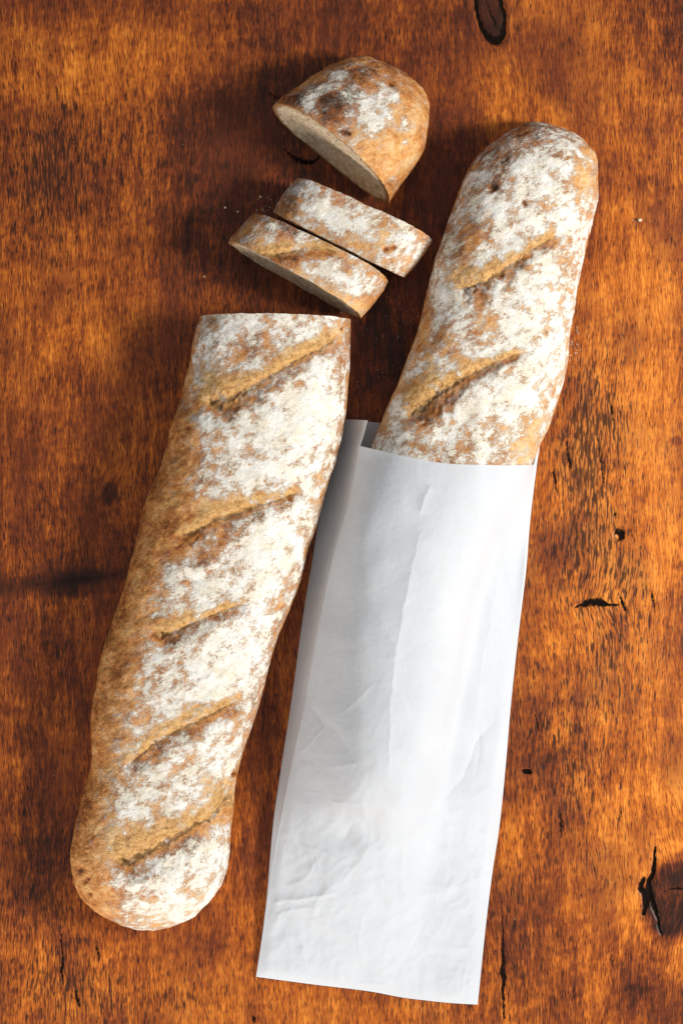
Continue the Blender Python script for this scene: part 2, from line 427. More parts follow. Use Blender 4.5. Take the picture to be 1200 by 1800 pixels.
# polyline, start/middle/end half width (px), blackness, depth
CRACKS = [([(1150, 1490), (1148, 1530), (1140, 1560), (1150, 1595), (1160, 1640)], 2, 6, 2, 1.2, .0018),
          ([(1130, 1545), (1126, 1560), (1136, 1578), (1130, 1605)], 5, 8, 4, 1.1, .0015),
          ([(1165, 1570), (1185, 1562), (1215, 1560)], 2, 3, 2, .7, .0005),
          ([(1012, 1068), (1030, 1060), (1050, 1058), (1085, 1066)], 3, 8, 2, .85, .0010),
          ([(1088, 1045), (1092, 1058), (1098, 1075)], 2, 4, 2, .9, .0005),
          ([(883, 1610), (884, 1680), (883, 1740), (886, 1790)], 2, 5.5, 2, .8, .0005),
          ([(50, 1030), (110, 1022), (160, 1016), (205, 1011)], 4, 9, 4, .42, .0001),
          ([(850, -10), (860, 20), (872, 50)], 1.5, 2, 1.5, .9, .0006),
          ([(470, 165), (500, 175), (520, 160)], 4, 10, 4, .5, .0003),
          ([(500, 262), (520, 280), (550, 285), (565, 270)], 3, 7, 3, .65, .0005),
          ([(20, 65), (60, 58), (95, 40)], 1, 2, 1, .25, .0002),
          ([(108, 1640), (110, 1700), (108, 1745)], 1.5, 4, 1.5, .8, .0004),
          ([(135, 1740), (138, 1770)], 2, 4, 2, .8, .0004),
          ([(170, 1655), (175, 1690)], 2, 3, 1, .7, .0004),
          ([(445, 1785), (449, 1798)], 3, 5, 3, .8, .0004),
          ([(995, 775), (1000, 810), (1003, 835)], 3, 5, 2, .7, .0003),
          ([(972, 825), (974, 850), (975, 862)], 2, 4, 2, .75, .0003),
          ([(1070, 705), (1076, 730), (1080, 745)], 2, 4, 2, .65, .0003),
          ([(1050, 790), (1058, 820), (1060, 850)], 4, 7, 3, .55, .0003),
          ([(1079, 895), (1082, 912)], 3, 4, 2, .65, .0003),
          ([(1140, 1035), (1148, 1060), (1150, 1075)], 2, 3, 1.5, .7, .0003),
          ([(1105, 915), (1110, 940), (1118, 960)], 2, 3, 1.5, .5, .0003),
          ([(25, 85), (28, 130), (32, 180)], 2, 3, 1, .5, .0002),
          ([(125, 240), (135, 265), (140, 285)], 2, 4, 2, .6, .0002),
          ([(940, 1255), (945, 1275), (953, 1300)], 2, 3, 1, .6, .0002),
          ([(985, 1430), (987, 1450), (984, 1470)], 2, 4, 2, .7, .0003),
          ([(1092, 1420), (1088, 1440), (1085, 1450)], 2, 4, 2, .6, .0002),
          ([(1073, 1680), (1076, 1700)], 3, 4, 2, .6, .0003),
          ]

# ------------------------------------------------------------------ bread
def loaf_grid(outline, axis_pts, n_st, n_top, n_bot, hmax, base_z, z0=0.012, row0=None, round0=False, round1=True,
              slant=0.0, slant_all=False, tipD=150, nexp=2.25, hprof=None, under=0.86):
    """Stations along the axis, each a closed ring. Pixel space outline at the widest height -> metres."""
    po = np.array(outline, float)
    nn = np.linspace(0, 1, n_st)
    f = nn.copy()
    if round1: f = 1 - (1 - f) ** 1.45 if not round0 else f
    if round0 and round1: f = 0.5 * (1 - np.cos(np.pi * nn)) * .6 + nn * .4
    if round0 and not round1: f = f ** 1.45
    A = spline(axis_pts, f)
    Lpx = np.concatenate([[0], np.cumsum(np.linalg.norm(np.diff(A, axis=0), axis=1))])
    Tn = np.gradient(A, axis=0)
    k = max(3, n_st // 12)
    Tn /= np.linalg.norm(Tn, axis=1)[:, None]
    Ts = np.stack([np.convolve(np.pad(Tn[:, c], k, mode='edge'), np.ones(2 * k + 1) / (2 * k + 1), 'valid') for c in (0, 1)], 1)
    N = np.stack([Ts[:, 1], -Ts[:, 0]], 1)                    # to one side
    N[N[:, 0] < 0] *= 1
    if row0 is not None:
        r0 = np.array(row0, float); r0 /= np.linalg.norm(r0)
        if r0 @ N[0] < 0: r0 = -r0
        w = sm(90, 0, Lpx)[:, None]
        N = N * (1 - w) + r0 * w
    N /= np.linalg.norm(N, axis=1)[:, None]
    def cast(a, d):
        p, q = po, np.roll(po, -1, 0)
        e = q - p
        den = d[0] * e[:, 1] - d[1] * e[:, 0]
        den = np.where(abs(den) < 1e-9, 1e-9, den)
        t = ((p[:, 0] - a[0]) * e[:, 1] - (p[:, 1] - a[1]) * e[:, 0]) / den
        s = ((p[:, 0] - a[0]) * d[1] - (p[:, 1] - a[1]) * d[0]) / den
        ok = (s >= 0) & (s <= 1) & (t > 0)
        return t[ok].min() if ok.any() else 0.5
    wp = np.array([cast(A[i], N[i]) for i in range(n_st)]); wm = np.array([cast(A[i], -N[i]) for i in range(n_st)])
    Cn = A + N * ((wp - wm) / 2)[:, None]; W = (wp + wm) / 2
    ks = 4
    smooth = lambda a: np.convolve(np.pad(a, ks, mode='edge'), np.ones(2 * ks + 1) / (2 * ks + 1), 'valid')
    lo, hi = (0 if not round0 else ks * 2), (n_st if not round1 else n_st - ks * 3)
    W2 = smooth(W); W[lo:hi] = W2[lo:hi]
    # height along the axis
    hf = np.ones(n_st)
    if round1: hf *= (1 - (1 - np.clip((Lpx[-1] - Lpx) / tipD, 0, 1)) ** 2.3) ** 0.5
    if round0: hf *= (1 - (1 - np.clip(Lpx / tipD, 0, 1)) ** 2.3) ** 0.5
    h = hmax * hf
    if hprof is not None: h = h * np.interp(Lpx / Lpx[-1], *hprof)
    th = np.concatenate([np.linspace(0, np.pi, n_top, endpoint=False), np.linspace(np.pi, 2 * np.pi, n_bot, endpoint=False)])
    top = th < np.pi
    cs, sn = np.cos(th), np.abs(np.sin(th))
    u = np.sign(cs) * np.abs(cs) ** np.where(top, 2 / nexp, 2 / 5.0)
    u = np.where(top, u, u * (1 - (1 - under) * sn ** 0.6))
    zt = sn ** (2 / 2.1)
    zb = sn ** (0.75)
    hh = h[:, None]; z0v = np.minimum(z0, hh * 0.38)
    Z = np.where(top[None], z0v + (hh - z0v) * zt[None], z0v * (1 - zb[None]))
    k0 = S * (H - z0 - base_z) / H
    Wm = W * k0
    cx, cy = (Cn[:, 0] - 600) * k0, -(Cn[:, 1] - 900) * k0
    Nw = np.stack([N[:, 0], -N[:, 1]], 1)
    X = cx[:, None] + Nw[:, 0:1] * Wm[:, None] * u[None]; Y = cy[:, None] + Nw[:, 1:2] * Wm[:, None] * u[None]
    if slant:
        Tw = np.stack([Ts[:, 1] * 0 + Ts[:, 0], -Ts[:, 1]], 1)
        wgt = np.ones(n_st) if slant_all else sm(70, 0, Lpx)
        sh = (Z - z0) * slant * wgt[:, None]
        X = X + Tw[:, 0:1] * sh; Y = Y + Tw[:, 1:2] * sh
    return np.stack([X, Y, Z + base_z], -1), u, top, Lpx

def grid_normals(P):
    du = np.gradient(P, axis=0)
    dv = np.roll(P, -1, 1) - np.roll(P, 1, 1)
    n = np.cross(du, dv); l = np.linalg.norm(n, axis=2, keepdims=True)
    n = n / np.maximum(l, 1e-12)
    c = P.mean(axis=1, keepdims=True)
    if ((P - c) * n).sum() < 0: n = -n
    return n

def bread_surface(P, top, Lpx, slashes, flour_blobs, flour_base, brown_blobs, seed=0.0, side_brown=0.0, rough=1.0,
                  open0=False, open1=False, pits=(), bumps=()):
    x, y, z = P[..., 0], P[..., 1], P[..., 2]
    Nn = grid_normals(P)
    px, py = pix(x, y, z)
    X, Y, Zm = x * 1000, y * 1000, z * 1000
    up = np.clip(Nn[..., 2], -1, 1)
    d = 1.3 * fbm(X / 26 + seed, Y / 26, Zm / 26, 3) + 0.75 * fbm(X / 9 + seed, Y / 9, Zm / 9 + 3, 3) * rough
    ca, sa = math.cos(.45), math.sin(.45); XR, YR = X * ca + Y * sa, -X * sa + Y * ca
    d += 0.42 * fbm(XR / 6.5, YR / 2.6 + seed, Zm / 4, 4, .6) * rough
    wr = 1 - 2 * np.abs(fbm(X / 5 + 3, Y / 5 + seed, Zm / 5, 3)); d += -0.5 * np.clip(wr - 0.80, 0, 1) * rough
    d *= 0.35 + 0.65 * sm(-0.4, 0.3, up)
    flour = flour_base(px, py, up) + blobs(px, py, flour_blobs)
    brown = 0.45 + blobs(px, py, brown_blobs) + side_brown * sm(0.9, 0.2, up)
    slash_shade = np.zeros_like(px); slash = np.zeros_like(px); pore = np.zeros_like(px)
    wob = 5 * fbm(px / 28 + seed, py / 28, 3.3, 3)
    for pts, wid, depth, fl_cut in slashes:
        sd, t = polyfield(px, py + wob, pts)
        wv = np.interp(t, np.linspace(0, 1, len(wid)), wid)
        e = sm(0, .09, t) * sm(1, .84, t)
        wv = wv * 1.18
        nz = fbm(px / 9 + seed, py / 9, 8.8, 3)
        wv = wv * (1 + .45 * fbm(px / 26, py / 26 + seed, 5.5, 2)); sd = sd + nz * .55 * wv
        near = np.abs(sd) < 4.5 * wv + 4
        drop = sm(-.7 * wv, .45 * wv, sd) * (1 - sm(.5 * wv, 3.4 * wv, sd))
        cut = np.exp(-(np.abs(sd + .35 * wv) / (1.25 * wv)) ** 2.4)
        line = np.exp(-((sd - .45 * wv) / (.22 * wv + .8)) ** 2)
        lip = np.exp(-((sd + 1.5 * wv) / (1.1 * wv)) ** 2)
        d += e * sm(0.15, .55, up) * (-depth * 1.1 * drop - .55 * line + depth * 0.12 * lip + .7 * nz * cut)
        slash = np.maximum(slash, e * cut)
        pore = np.maximum(pore, 1.2 * e * np.exp(-(sd / (wv * 1.3)) ** 2))
        flour -= (fl_cut * 1.15 + 1.9 * fbm(px / 22, py / 22 + seed, 1.5, 3)) * e * np.exp(-((sd + .4 * wv) / (1.35 * wv)) ** 2)
        flour -= .35 * e * np.exp(-((sd - 1.6 * wv) / (1.1 * wv)) ** 2)
        brown += 0.20 * e * np.exp(-((sd - 1.5 * wv) / (1.0 * wv)) ** 2) - .18 * e * np.exp(-((sd + 1.6 * wv) / (1.3 * wv)) ** 2)
        slash_shade = np.maximum(slash_shade, e * np.exp(-((sd - .45 * wv) / (.4 * wv)) ** 2))  # shade under each cut's lower lip, painted into the crust colour
    for (cx, cy, r, dep) in pits:
        q = np.exp(-((px - cx) ** 2 + (py - cy) ** 2) / r ** 2); d -= dep * q; pore = np.maximum(pore, q)
        brown += .5 * q; flour -= 1.2 * q
    for (cx, cy, rx, ry, ang, amp) in bumps: d += blobs(px, py, [(cx, cy, rx, ry, ang, amp)])
    # the low side crust: porous and pale near the base
    low = sm(0.12, -0.25, up)
    pore = np.maximum(pore, low * .7); slash = np.maximum(slash, low * 0.5)
    fade = np.ones(P.shape[0])
    if open0: fade *= 0.25 + .75 * sm(0, 8, Lpx)
    if open1: fade *= 0.25 + .75 * sm(0, 8, Lpx[-1] - Lpx)
    nlim = 6
    if not open0: fade[:nlim] *= np.linspace(0, 1, nlim)
    if not open1: fade[-nlim:] *= np.linspace(1, 0, nlim)
    P2 = P + Nn * (d * fade[:, None] / 1000)[..., None]
    for op, r0, st in ((open0, 0, 1), (open1, -1, -1)):
        if op:
            ax = P[r0 + 8 * st].mean(0) - P[r0].mean(0); ax /= np.linalg.norm(ax)
            jag = .45 * fbm(X[r0] / 3.0 + seed, Y[r0] / 3.0, Zm[r0] / 3.0, 3) + .5 * fbm(X[r0] / 14 + seed, Y[r0] / 14, Zm[r0] / 14, 2)
            for q in range(7): P2[r0 + q * st] += (ax * (jag * (1 - q / 7) / 1000)[:, None])
    P2[..., 2] = np.maximum(P2[..., 2], P[..., 2].min())
    return P2, dict(flour=flour, brown=brown, slash=slash, pore=pore, slash_shade=slash_shade), px, py

def crust_mesh(name, P, at, parent, close0, close1, mat=None):
    n, m, _ = P.shape
    V = [P.reshape(-1, 3)]; F = [grid_faces(n, m, True)]
    A = {k: [v.ravel()] for k, v in at.items()}
    cnt = n * m
    j = np.arange(m)
    for flag, row in ((close0, 0), (close1, n - 1)):
        if flag:
            V.append(P[row].mean(0)[None]); a = row * m + j; b = row * m + (j + 1) % m
            tri = np.stack([a, b, np.full(m, cnt)], -1) if row else np.stack([b, a, np.full(m, cnt)], -1)
            F.append(tri); cnt += 1
            for k in A: A[k].append(at[k][row].mean()[None] if hasattr(at[k][row].mean(), 'shape') and at[k][row].mean().shape else np.array([at[k][row].mean()]))
    return make_obj(name, np.vstack(V), F, mat or M_crust, parent, {k: np.concatenate(v) for k, v in A.items()})

def crumb_cap(P, row, parent, out_dir, bulge=0.0, rings=42, seed=0.0):
    """fills the open end of a crust with a grid of concentric rings; returns the crumb face"""
    R = P[row]; c = R.mean(0); c = c.copy(); c[2] = (R[:, 2].min() + R[:, 2].max()) * .48
    m = len(R)
    fr = np.linspace(1, 0.0, rings)
    fr[-1] = 0.012
    V = c[None, None] + (R - c)[None] * fr[:, None, None]
    # the rim stands a hair outside the crust, the middle bulges and is torn
    X, Y, Z = V[..., 0] * 1000, V[..., 1] * 1000, V[..., 2] * 1000
    d = bulge * (1 - fr[:, None] ** 2) + 0.45 * fbm(X / 5, Y / 5 + seed, Z / 5, 3) + 0.35 * fbm(X / 1.6, Y / 1.6, Z / 1.6 + seed, 2)
    d -= 1.1 * sm(.22, .5, fbm(X / 3.4 + 5, Y / 3.4 + seed, Z / 3.4, 2)); d -= .8 * sm(.3, .55, fbm(X / 1.5 + 5, Y / 1.5 + seed, Z / 1.5, 2))
    d *= sm(1.0, 0.95, fr)[:, None]
    V = V + np.array(out_dir)[None, None] * (d / 1000)[..., None]
    V[..., 2] = np.maximum(V[..., 2], R[:, 2].min() + 0.0)
    edge = np.repeat(fr[:, None], m, 1)
    W = np.vstack([V.reshape(-1, 3), c[None] + np.array(out_dir) * .0])
    j = np.arange(m); a = (rings - 1) * m + j; b = (rings - 1) * m + (j + 1) % m
    return make_obj('crumb', W, [grid_faces(rings, m, True), np.stack([a, b, np.full(m, rings * m)], -1)], M_crumb, parent,
                    {'edge': np.append(edge.ravel(), 0)})

# ---- the long loaf on the left
LEFT_OUT = [(352, 557), (346, 577), (338, 610), (334, 640), (326, 664), (319, 700), (312, 722), (304, 745), (297, 772), (290, 800), (271, 845), (250, 907),
            (238, 960), (226, 1000), (214, 1050), (198, 1095), (184, 1137), (173, 1180), (168, 1213), (161, 1262), (161, 1300), (162, 1335),
            (156, 1368), (147, 1398), (139, 1432), (131, 1466), (127, 1500), (127, 1526), (130, 1552), (139, 1580), (160, 1600), (188, 1618), (212, 1634), (234, 1641), (260, 1640),
            (285, 1637), (315, 1626), (343, 1610), (368, 1584), (390, 1555), (400, 1525), (403, 1497), (406, 1460), (411, 1427), (413, 1390), (417, 1361), (428, 1320),
            (441, 1283), (452, 1250), (461, 1221), (470, 1185), (477, 1155), (492, 1110), (507, 1077), (522, 1040), (534, 1000), (543, 965), (558, 920), (573, 864),
            (588, 820), (599, 785), (605, 750), (609, 721), (612, 680), (615, 645), (616, 610), (616, 581), (616, 562), (616, 530), (358, 530)]
left_slash = [([(352, 722), (368, 703), (411, 688), (451, 670), (494, 646), (537, 622), (573, 605), (614, 586)], [13, 17, 12, 9, 9, 8, 9, 12], 2.0, 1.3),
              ([(300, 945), (336, 932), (361, 918), (404, 900), (436, 892), (479, 880), (512, 872), (540, 846)], [6, 8, 11, 12, 11, 8, 6, 5], 2.0, 1.15),
              ([(266, 1122), (297, 1108), (343, 1091), (390, 1073), (446, 1056)], [9, 10, 7, 6, 4], 2.3, 0.95),
              ([(213, 1351), (238, 1330), (285, 1295), (343, 1266), (390, 1246), (443, 1227)], [6, 9, 8, 11, 8, 6], 1.9, .95),
              ([(192, 1526), (212, 1510), (240, 1497), (275, 1480), (328, 1455), (374, 1436), (398, 1404), (414, 1366)], [17, 21, 20, 16, 11, 11, 15, 16], 2.3, 1.35)]
def left_base(px, py, up):
    edge = np.interp(py, [540, 600, 740, 850, 920, 1000, 1100, 1200, 1300, 1400, 1500, 1600, 1660], [345, 352, 335, 325, 345, 285, 262, 222, 205, 185, 180, 195, 190])
    d = px - edge + 12
    f = -1.0 + 1.4 * sm(-30, 50, d) + 0.18 * sm(60, 140, d)
    redge = np.interp(py, [560, 720, 860, 1000, 1155, 1283, 1430, 1500, 1600, 1645], [616, 608, 573, 534, 477, 441, 411, 403, 350, 260])
    f -= 0.42 * sm(30, -2, redge - px) * sm(1500, 1300, py)
    f -= 0.25 * sm(0.45, 0.1, up)
    return f
left_flour = [(350, 640, 20, 60, 8, .7), (325, 700, 14, 30, 10, .4), (300, 860, 14, 14, 0, .5), (235, 1110, 12, 14, 0, .4), (440, 610, 70, 26, -20, -.42), (400, 660, 28, 20, 0, -.25), (560, 720, 50, 45, 0, .5), (500, 740, 70, 60, 0, .25), (350, 770, 26, 38, -20, -.30), (375, 745, 30, 18, 0, .25),
              (345, 850, 30, 55, 0, -.35), (390, 960, 34, 26, -30, -.50), (330, 975, 34, 22, 0, -.35), (470, 975, 55, 60, 10, .45), (560, 640, 40, 26, 0, .1), (520, 800, 40, 70, 20, .12),
              (330, 1030, 45, 34, 0, .30), (440, 1120, 40, 40, 0, .30), (380, 1170, 70, 40, 0, .25), (260, 1190, 30, 20, 30, -.25), (300, 1160, 40, 60, 0, -.1), (240, 1250, 26, 22, 0, -.4),
              (230, 1420, 40, 40, 0, .1), (330, 1220, 60, 30, -25, .2), (420, 1310, 30, 30, 0, -.15), (370, 1340, 60, 40, 0, -.05), (300, 1520, 60, 26, -22, .35), (250, 1560, 60, 26, 20, .22), (340, 1560, 30, 22, -40, -.15),
              (560, 600, 50, 14, -25, -.5), (470, 570, 120, 12, 0, .15), (160, 1550, 26, 50, 0, -.5), (360, 1070, 60, 12, -20, .2), (500, 1060, 30, 40, 20, -.2),
              (420, 1010, 22, 14, 0, -.3), (240, 1620, 70, 14, 10, -.25), (420, 850, 60, 30, 0, .2), (460, 700, 80, 14, -25, -.2)]
left_brown = [(440, 610, 60, 30, -20, .18), (345, 790, 34, 60, 0, .12), (370, 985, 60, 30, -30, .15), (300, 1200, 30, 40, 0, .12), (560, 600, 60, 20, -25, -.25),
              (250, 1130, 50, 120, 10, .0), (330, 1600, 120, 40, -20, -.38), (400, 1400, 40, 120, 0, -.28), (540, 900, 40, 160, 20, -.22), (360, 640, 40, 60, 0, -.1),
              (260, 1000, 50, 90, 20, .06), (160, 1560, 30, 60, 0, -.1), (140, 1460, 20, 200, 0, .05)]
def build_left_loaf():
    ax = [(484, 561), (478, 600), (473, 640), (462, 710), (445, 785), (412, 895), (380, 1000), (345, 1100), (322, 1190), (302, 1283), (284, 1388), (268, 1490), (252, 1570), (238, 1640)]
    P, u, top, L = loaf_grid(LEFT_OUT, ax, 620, 250, 50, 0.039, 0.0003, row0=(266, 5), tipD=150, hprof=([0, .2, .5, .8, 1], [.95, 1, .97, .9, .85]))
    P, at, px, py = bread_surface(P, top, L, left_slash, left_flour, left_base, left_brown, 0.0, .10, open0=True,
                                  pits=[(365, 707, 4, 1.2), (274, 1118, 8, 2.0), (436, 893, 7, 1.5), (405, 903, 9, .9), (601, 579, 3, 1), (603, 578, 2, 1), (495, 641, 5, .9), (513, 878, 4, 1.2), (240, 1503, 8, 1.2), (210, 1515, 8, 1.2), (345, 1450, 6, .8), (158, 1573, 5, 1.2), (150, 1550, 5, 1.0), (143, 1530, 6, .8), (156, 1545, 3, .8), (332, 752, 5, .6), (412, 1362, 4, 1)],
                                  bumps=[(225, 1212, 13, 10, 0, 1.0), (232, 1262, 14, 10, 0, .8), (370, 990, 26, 10, -35, 1.0), (340, 1000, 30, 8, 0, .6), (390, 1190, 60, 16, -25, .5), (300, 1560, 60, 20, -10, .6), (285, 1220, 24, 10, 40, .6)])
    t = tag(empty('bread_loaf', 300, 1100), 'long flour dusted loaf with its top end cut off, left of the paper bag', 'bread')
    crust_mesh('crust', P, at, t, False, True)
    crumb_cap(P, 0, t, (0.0, 1, 0.0), 0.4)
    return t

# ---- the loaf in the bag
RIGHT_OUT = [(953, 209), (935, 209), (919, 213), (900, 224), (881, 237), (850, 260), (835, 276), (823, 295), (813, 318), (804, 341), (789, 383), (773, 429), (758, 479),
             (751, 510), (746, 533), (735, 579), (716, 628), (697, 678), (677, 724), (663, 755), (651, 782), (632, 840), (616, 900), (602, 1000), (592, 1100), (584, 1250), (586, 1340), (598, 1400),
             (625, 1438), (668, 1450), (715, 1434), (750, 1390), (772, 1320), (795, 1200), (825, 1050), (868, 930), (905, 868), (934, 816), (953, 774), (962, 750), (973, 724), (980, 700), (986, 678), (998, 621),
             (1007, 548), (1015, 506), (1022, 470), (1030, 433), (1038, 400), (1045, 372), (1050, 350), (1050, 333), (1049, 300), (1045, 272), (1030, 245), (1003, 224), (978, 212)]
right_slash = [([(794, 515), (819, 499), (865, 481), (911, 454), (950, 428), (994, 402)], [12, 12, 9, 7, 6, 5], 1.9, 1.15),
               ([(702, 738), (727, 714), (766, 682), (812, 659), (858, 640), (904, 625), (936, 612)], [7, 17, 15, 10, 7, 4, 3], 2.1, 1.2)]
def right_base(px, py, up):
    f = 0.50 + 0.0 * px
    f -= 0.55 * sm(0.35, 0.0, up)
    ledge = np.interp(py, [210, 260, 341, 429, 533, 628, 724, 782], [930, 850, 804, 773, 746, 716, 677, 651])
    f -= 0.30 * sm(22, 0, px - ledge)
    return f
right_flour = [(940, 228, 60, 16, 0, -.5), (880, 262, 40, 34, -40, -.4), (870, 300, 22, 22, 0, -.2), (930, 330, 60, 50, 0, .22), (985, 310, 34, 30, 0, .1), (1030, 300, 22, 60, 0, -.75), (985, 350, 30, 14, -30, -.5),
               (870, 330, 12, 14, 0, -.5), (835, 410, 36, 20, -20, -.75), (815, 440, 30, 10, -30, -.4), (870, 395, 60, 22, -15, .2), (960, 395, 60, 22, 0, .1), (1000, 365, 24, 24, 0, .2),
               (855, 560, 30, 24, -20, -.55), (840, 580, 22, 12, 0, -.5), (765, 605, 34, 26, 0, -.75), (800, 620, 30, 14, -30, -.3), (790, 530, 24, 16, 0, .2), (900, 560, 50, 40, 0, .25), (940, 500, 60, 30, 0, .2),
               (950, 570, 40, 50, 0, .15), (900, 700, 60, 40, -20, .3), (800, 745, 34, 30, 0, .2), (850, 790, 30, 16, 0, .2), (740, 770, 26, 22, 0, -.40), (810, 790, 30, 30, 0, -.55), (870, 760, 20, 30, 0, -.3), (770, 722, 34, 8, -20, -.5),
               (930, 780, 26, 40, 20, -.7), (750, 545, 16, 40, 10, -.35), (740, 590, 16, 30, 10, -.5), (1000, 470, 22, 60, 8, -.1), (960, 720, 20, 60, 15, -.2)]
right_brown = [(940, 240, 70, 40, 0, .30), (870, 280, 40, 40, 0, .2), (1035, 310, 30, 90, 0, -.2), (870, 330, 20, 20, 0, .3), (835, 410, 36, 24, 0, .15), (765, 605, 40, 34, 0, -.02), (810, 790, 40, 30, 0, .08),
               (960, 640, 60, 200, 12, -.25), (930, 790, 40, 50, 20, -.25), (740, 590, 24, 40, 0, -.12), (700, 700, 30, 60, 20, -.1)]
def build_right_loaf():
    ax = [(958, 210), (945, 260), (930, 330), (902, 430), (879, 533), (857, 621), (826, 715), (786, 816), (742, 940), (712, 1080), (692, 1230), (680, 1340), (666, 1450)]
    P, u, top, L = loaf_grid(RIGHT_OUT, ax, 640, 250, 50, 0.037, 0.0011, round0=True, tipD=140)
    P, at, px, py = bread_surface(P, top, L, right_slash, right_flour, right_base, right_brown, 40.0, .05,
                                  pits=[(797, 668, 5, 1.5), (922, 357, 7, .9), (868, 330, 7, .8), (760, 690, 5, .8), (745, 700, 4, .8), (960, 585, 4, .6), (880, 484, 5, .6)],
                                  bumps=[(770, 740, 40, 16, -30, .8), (755, 770, 18, 12, 0, .6), (840, 412, 30, 16, -20, .6), (780, 606, 30, 18, 0, .5)])
    o = crust_mesh('bread_loaf', P, at, None, True, True)
    tag(o, 'whole flour dusted loaf with rounded end sticking out of the white paper bag', 'bread')
    return o, P

# ---- the cut end piece and two slices
def build_heel():
    out = [(479, 190), (507, 166), (543, 141), (580, 119), (609, 106), (639, 98), (672, 106), (705, 119), (730, 137), (747, 159), (755, 181), (754, 214), (747, 262), (727, 295), (705, 324), (684, 356)]
    out = [(451, 214)] + out + [(663, 388)]
    ax = [(581, 273), (618, 228), (655, 182), (706, 119)]
    P, u, top, L = loaf_grid(out, ax, 190, 250, 50, 0.038, 0.0003, row0=(203, 165), slant=0.17, tipD=150, z0=.011)
    fl = [(645, 190, 50, 30, 25, 1.35), (685, 160, 26, 20, 30, .8), (700, 225, 22, 10, 0, .3), (655, 225, 22, 26, 20, .7), (575, 150, 50, 12, -35, 1.0), (600, 130, 16, 14, 0, .7), (545, 180, 18, 22, 20, .7), (600, 238, 34, 18, 35, .6),
          (713, 215, 9, 9, 0, .9), (712, 250, 7, 7, 0, .9), (690, 312, 8, 7, 0, 1.0), (630, 275, 12, 10, 0, .4), (600, 175, 34, 24, -20, -.2)]
    br = [(600, 170, 60, 26, -20, .40), (585, 205, 26, 20, 20, .38), (640, 125, 50, 20, 0, .22), (520, 175, 26, 20, 0, .28), (680, 280, 60, 60, 0, -.22), (735, 210, 20, 80, 0, -.15), (640, 240, 40, 20, 30, -.1), (600, 190, 40, 40, 0, .15)]
    P, at, px, py = bread_surface(P, top, L, [], fl, lambda a, b, c: -0.55 + 0 * a, br, 80.0, .12, open0=True,
                                  pits=[(605, 232, 6, 1.0), (688, 148, 5, .8), (613, 235, 4, .9)], bumps=[(640, 235, 26, 18, 20, 1.1), (690, 155, 30, 26, 0, .6), (570, 200, 16, 10, 0, .5)])
    t = tag(empty('bread_heel', 620, 230), 'rounded heel end of the loaf, cut side down left, topmost piece of bread', 'bread')
    crust_mesh('crust', P, at, t, False, True)
    crumb_cap(P, 0, t, (-0.63, -0.776, 0.0), 0.2, seed=3)
    return t

def build_slice(name, L0, R0, L1, R1, label, flour, brown, slashes, seed, pits=(), bumps=(), h=.033, slants=(.05, .10), base=-0.2):
    L0, R0, L1, R1 = map(lambda p: np.array(p, float), (L0, R0, L1, R1))
    c0, c1 = (L0 + R0) / 2, (L1 + R1) / 2
    d = (c1 - c0)
    out = [L0 - d * .3, (L0 + L1) / 2 - np.array([2, 0]), L1 + d * .3, R1 + d * .3, (R0 + R1) / 2 + np.array([2, 0]), R0 - d * .3]
    n = 56
    P, u, top, L = loaf_grid(out, [c0, (c0 + c1) / 2, c1], n, 250, 50, h, 0.0003, round1=False, z0=.011, nexp=4.4, slant=0)
    # section rows follow the two cut lines
    rows = []
    th = u
    for i in range(n):
        f = i / (n - 1)
        A, B = L0 * (1 - f) + L1 * f, R0 * (1 - f) + R1 * f
        rows.append((A, B))
    k0 = S * (H - .011) / H
    A = np.array([r[0] for r in rows]); B = np.array([r[1] for r in rows])
    bul = np.sin(np.linspace(0, np.pi, n)) * 3
    dirv = (B - A) / np.linalg.norm(B - A, axis=1)[:, None]
    A = A - dirv * bul[:, None]; B = B + dirv * bul[:, None]
    mid, half = (A + B) / 2, (B - A) / 2
    uu = u if (P[0, 0, 0] > P[0, len(u) // 2, 0]) else -u
    uu = np.sign(uu) * np.abs(uu)
    gx = mid[:, 0:1] + half[:, 0:1] * uu[None]; gy = mid[:, 1:2] + half[:, 1:2] * uu[None]
    ax = np.array([d[0], -d[1]]) / np.linalg.norm(d)
    sh = (P[..., 2] - .011) * np.linspace(slants[0], slants[1], n)[:, None]
    P[..., 0] = (gx - 600) * k0 + ax[0] * sh; P[..., 1] = -(gy - 900) * k0 + ax[1] * sh
    P, at, px, py = bread_surface(P, top, L, slashes, flour, lambda a, b, c: base - .2 * sm(.3, 0, c), brown, seed, .08, open0=True, open1=True, pits=pits, bumps=bumps)
    m_ = (c0 + c1) / 2
    t = tag(empty(name, m_[0], m_[1]), label, 'bread', 'slices cut from the loaf')
    crust_mesh('crust', P, at, t, False, False)
    crumb_cap(P, 0, t, (-ax[0], -ax[1], 0), .2, seed=seed)
    crumb_cap(P, n - 1, t, (ax[0], ax[1], 0), .2, seed=seed + 5)
    return t

# ------------------------------------------------------------------ paper bag
def hull_upper(z, x):
    """upper convex hull of z over x, evaluated at x"""
    st = []
    for i in range(len(x)):
        while len(st) > 1 and (z[st[-1]] - z[st[-2]]) * (x[i] - x[st[-2]]) <= (z[i] - z[st[-2]]) * (x[st[-1]] - x[st[-2]]): st.pop()
        st.append(i)
    return np.interp(x, x[st], z[st])

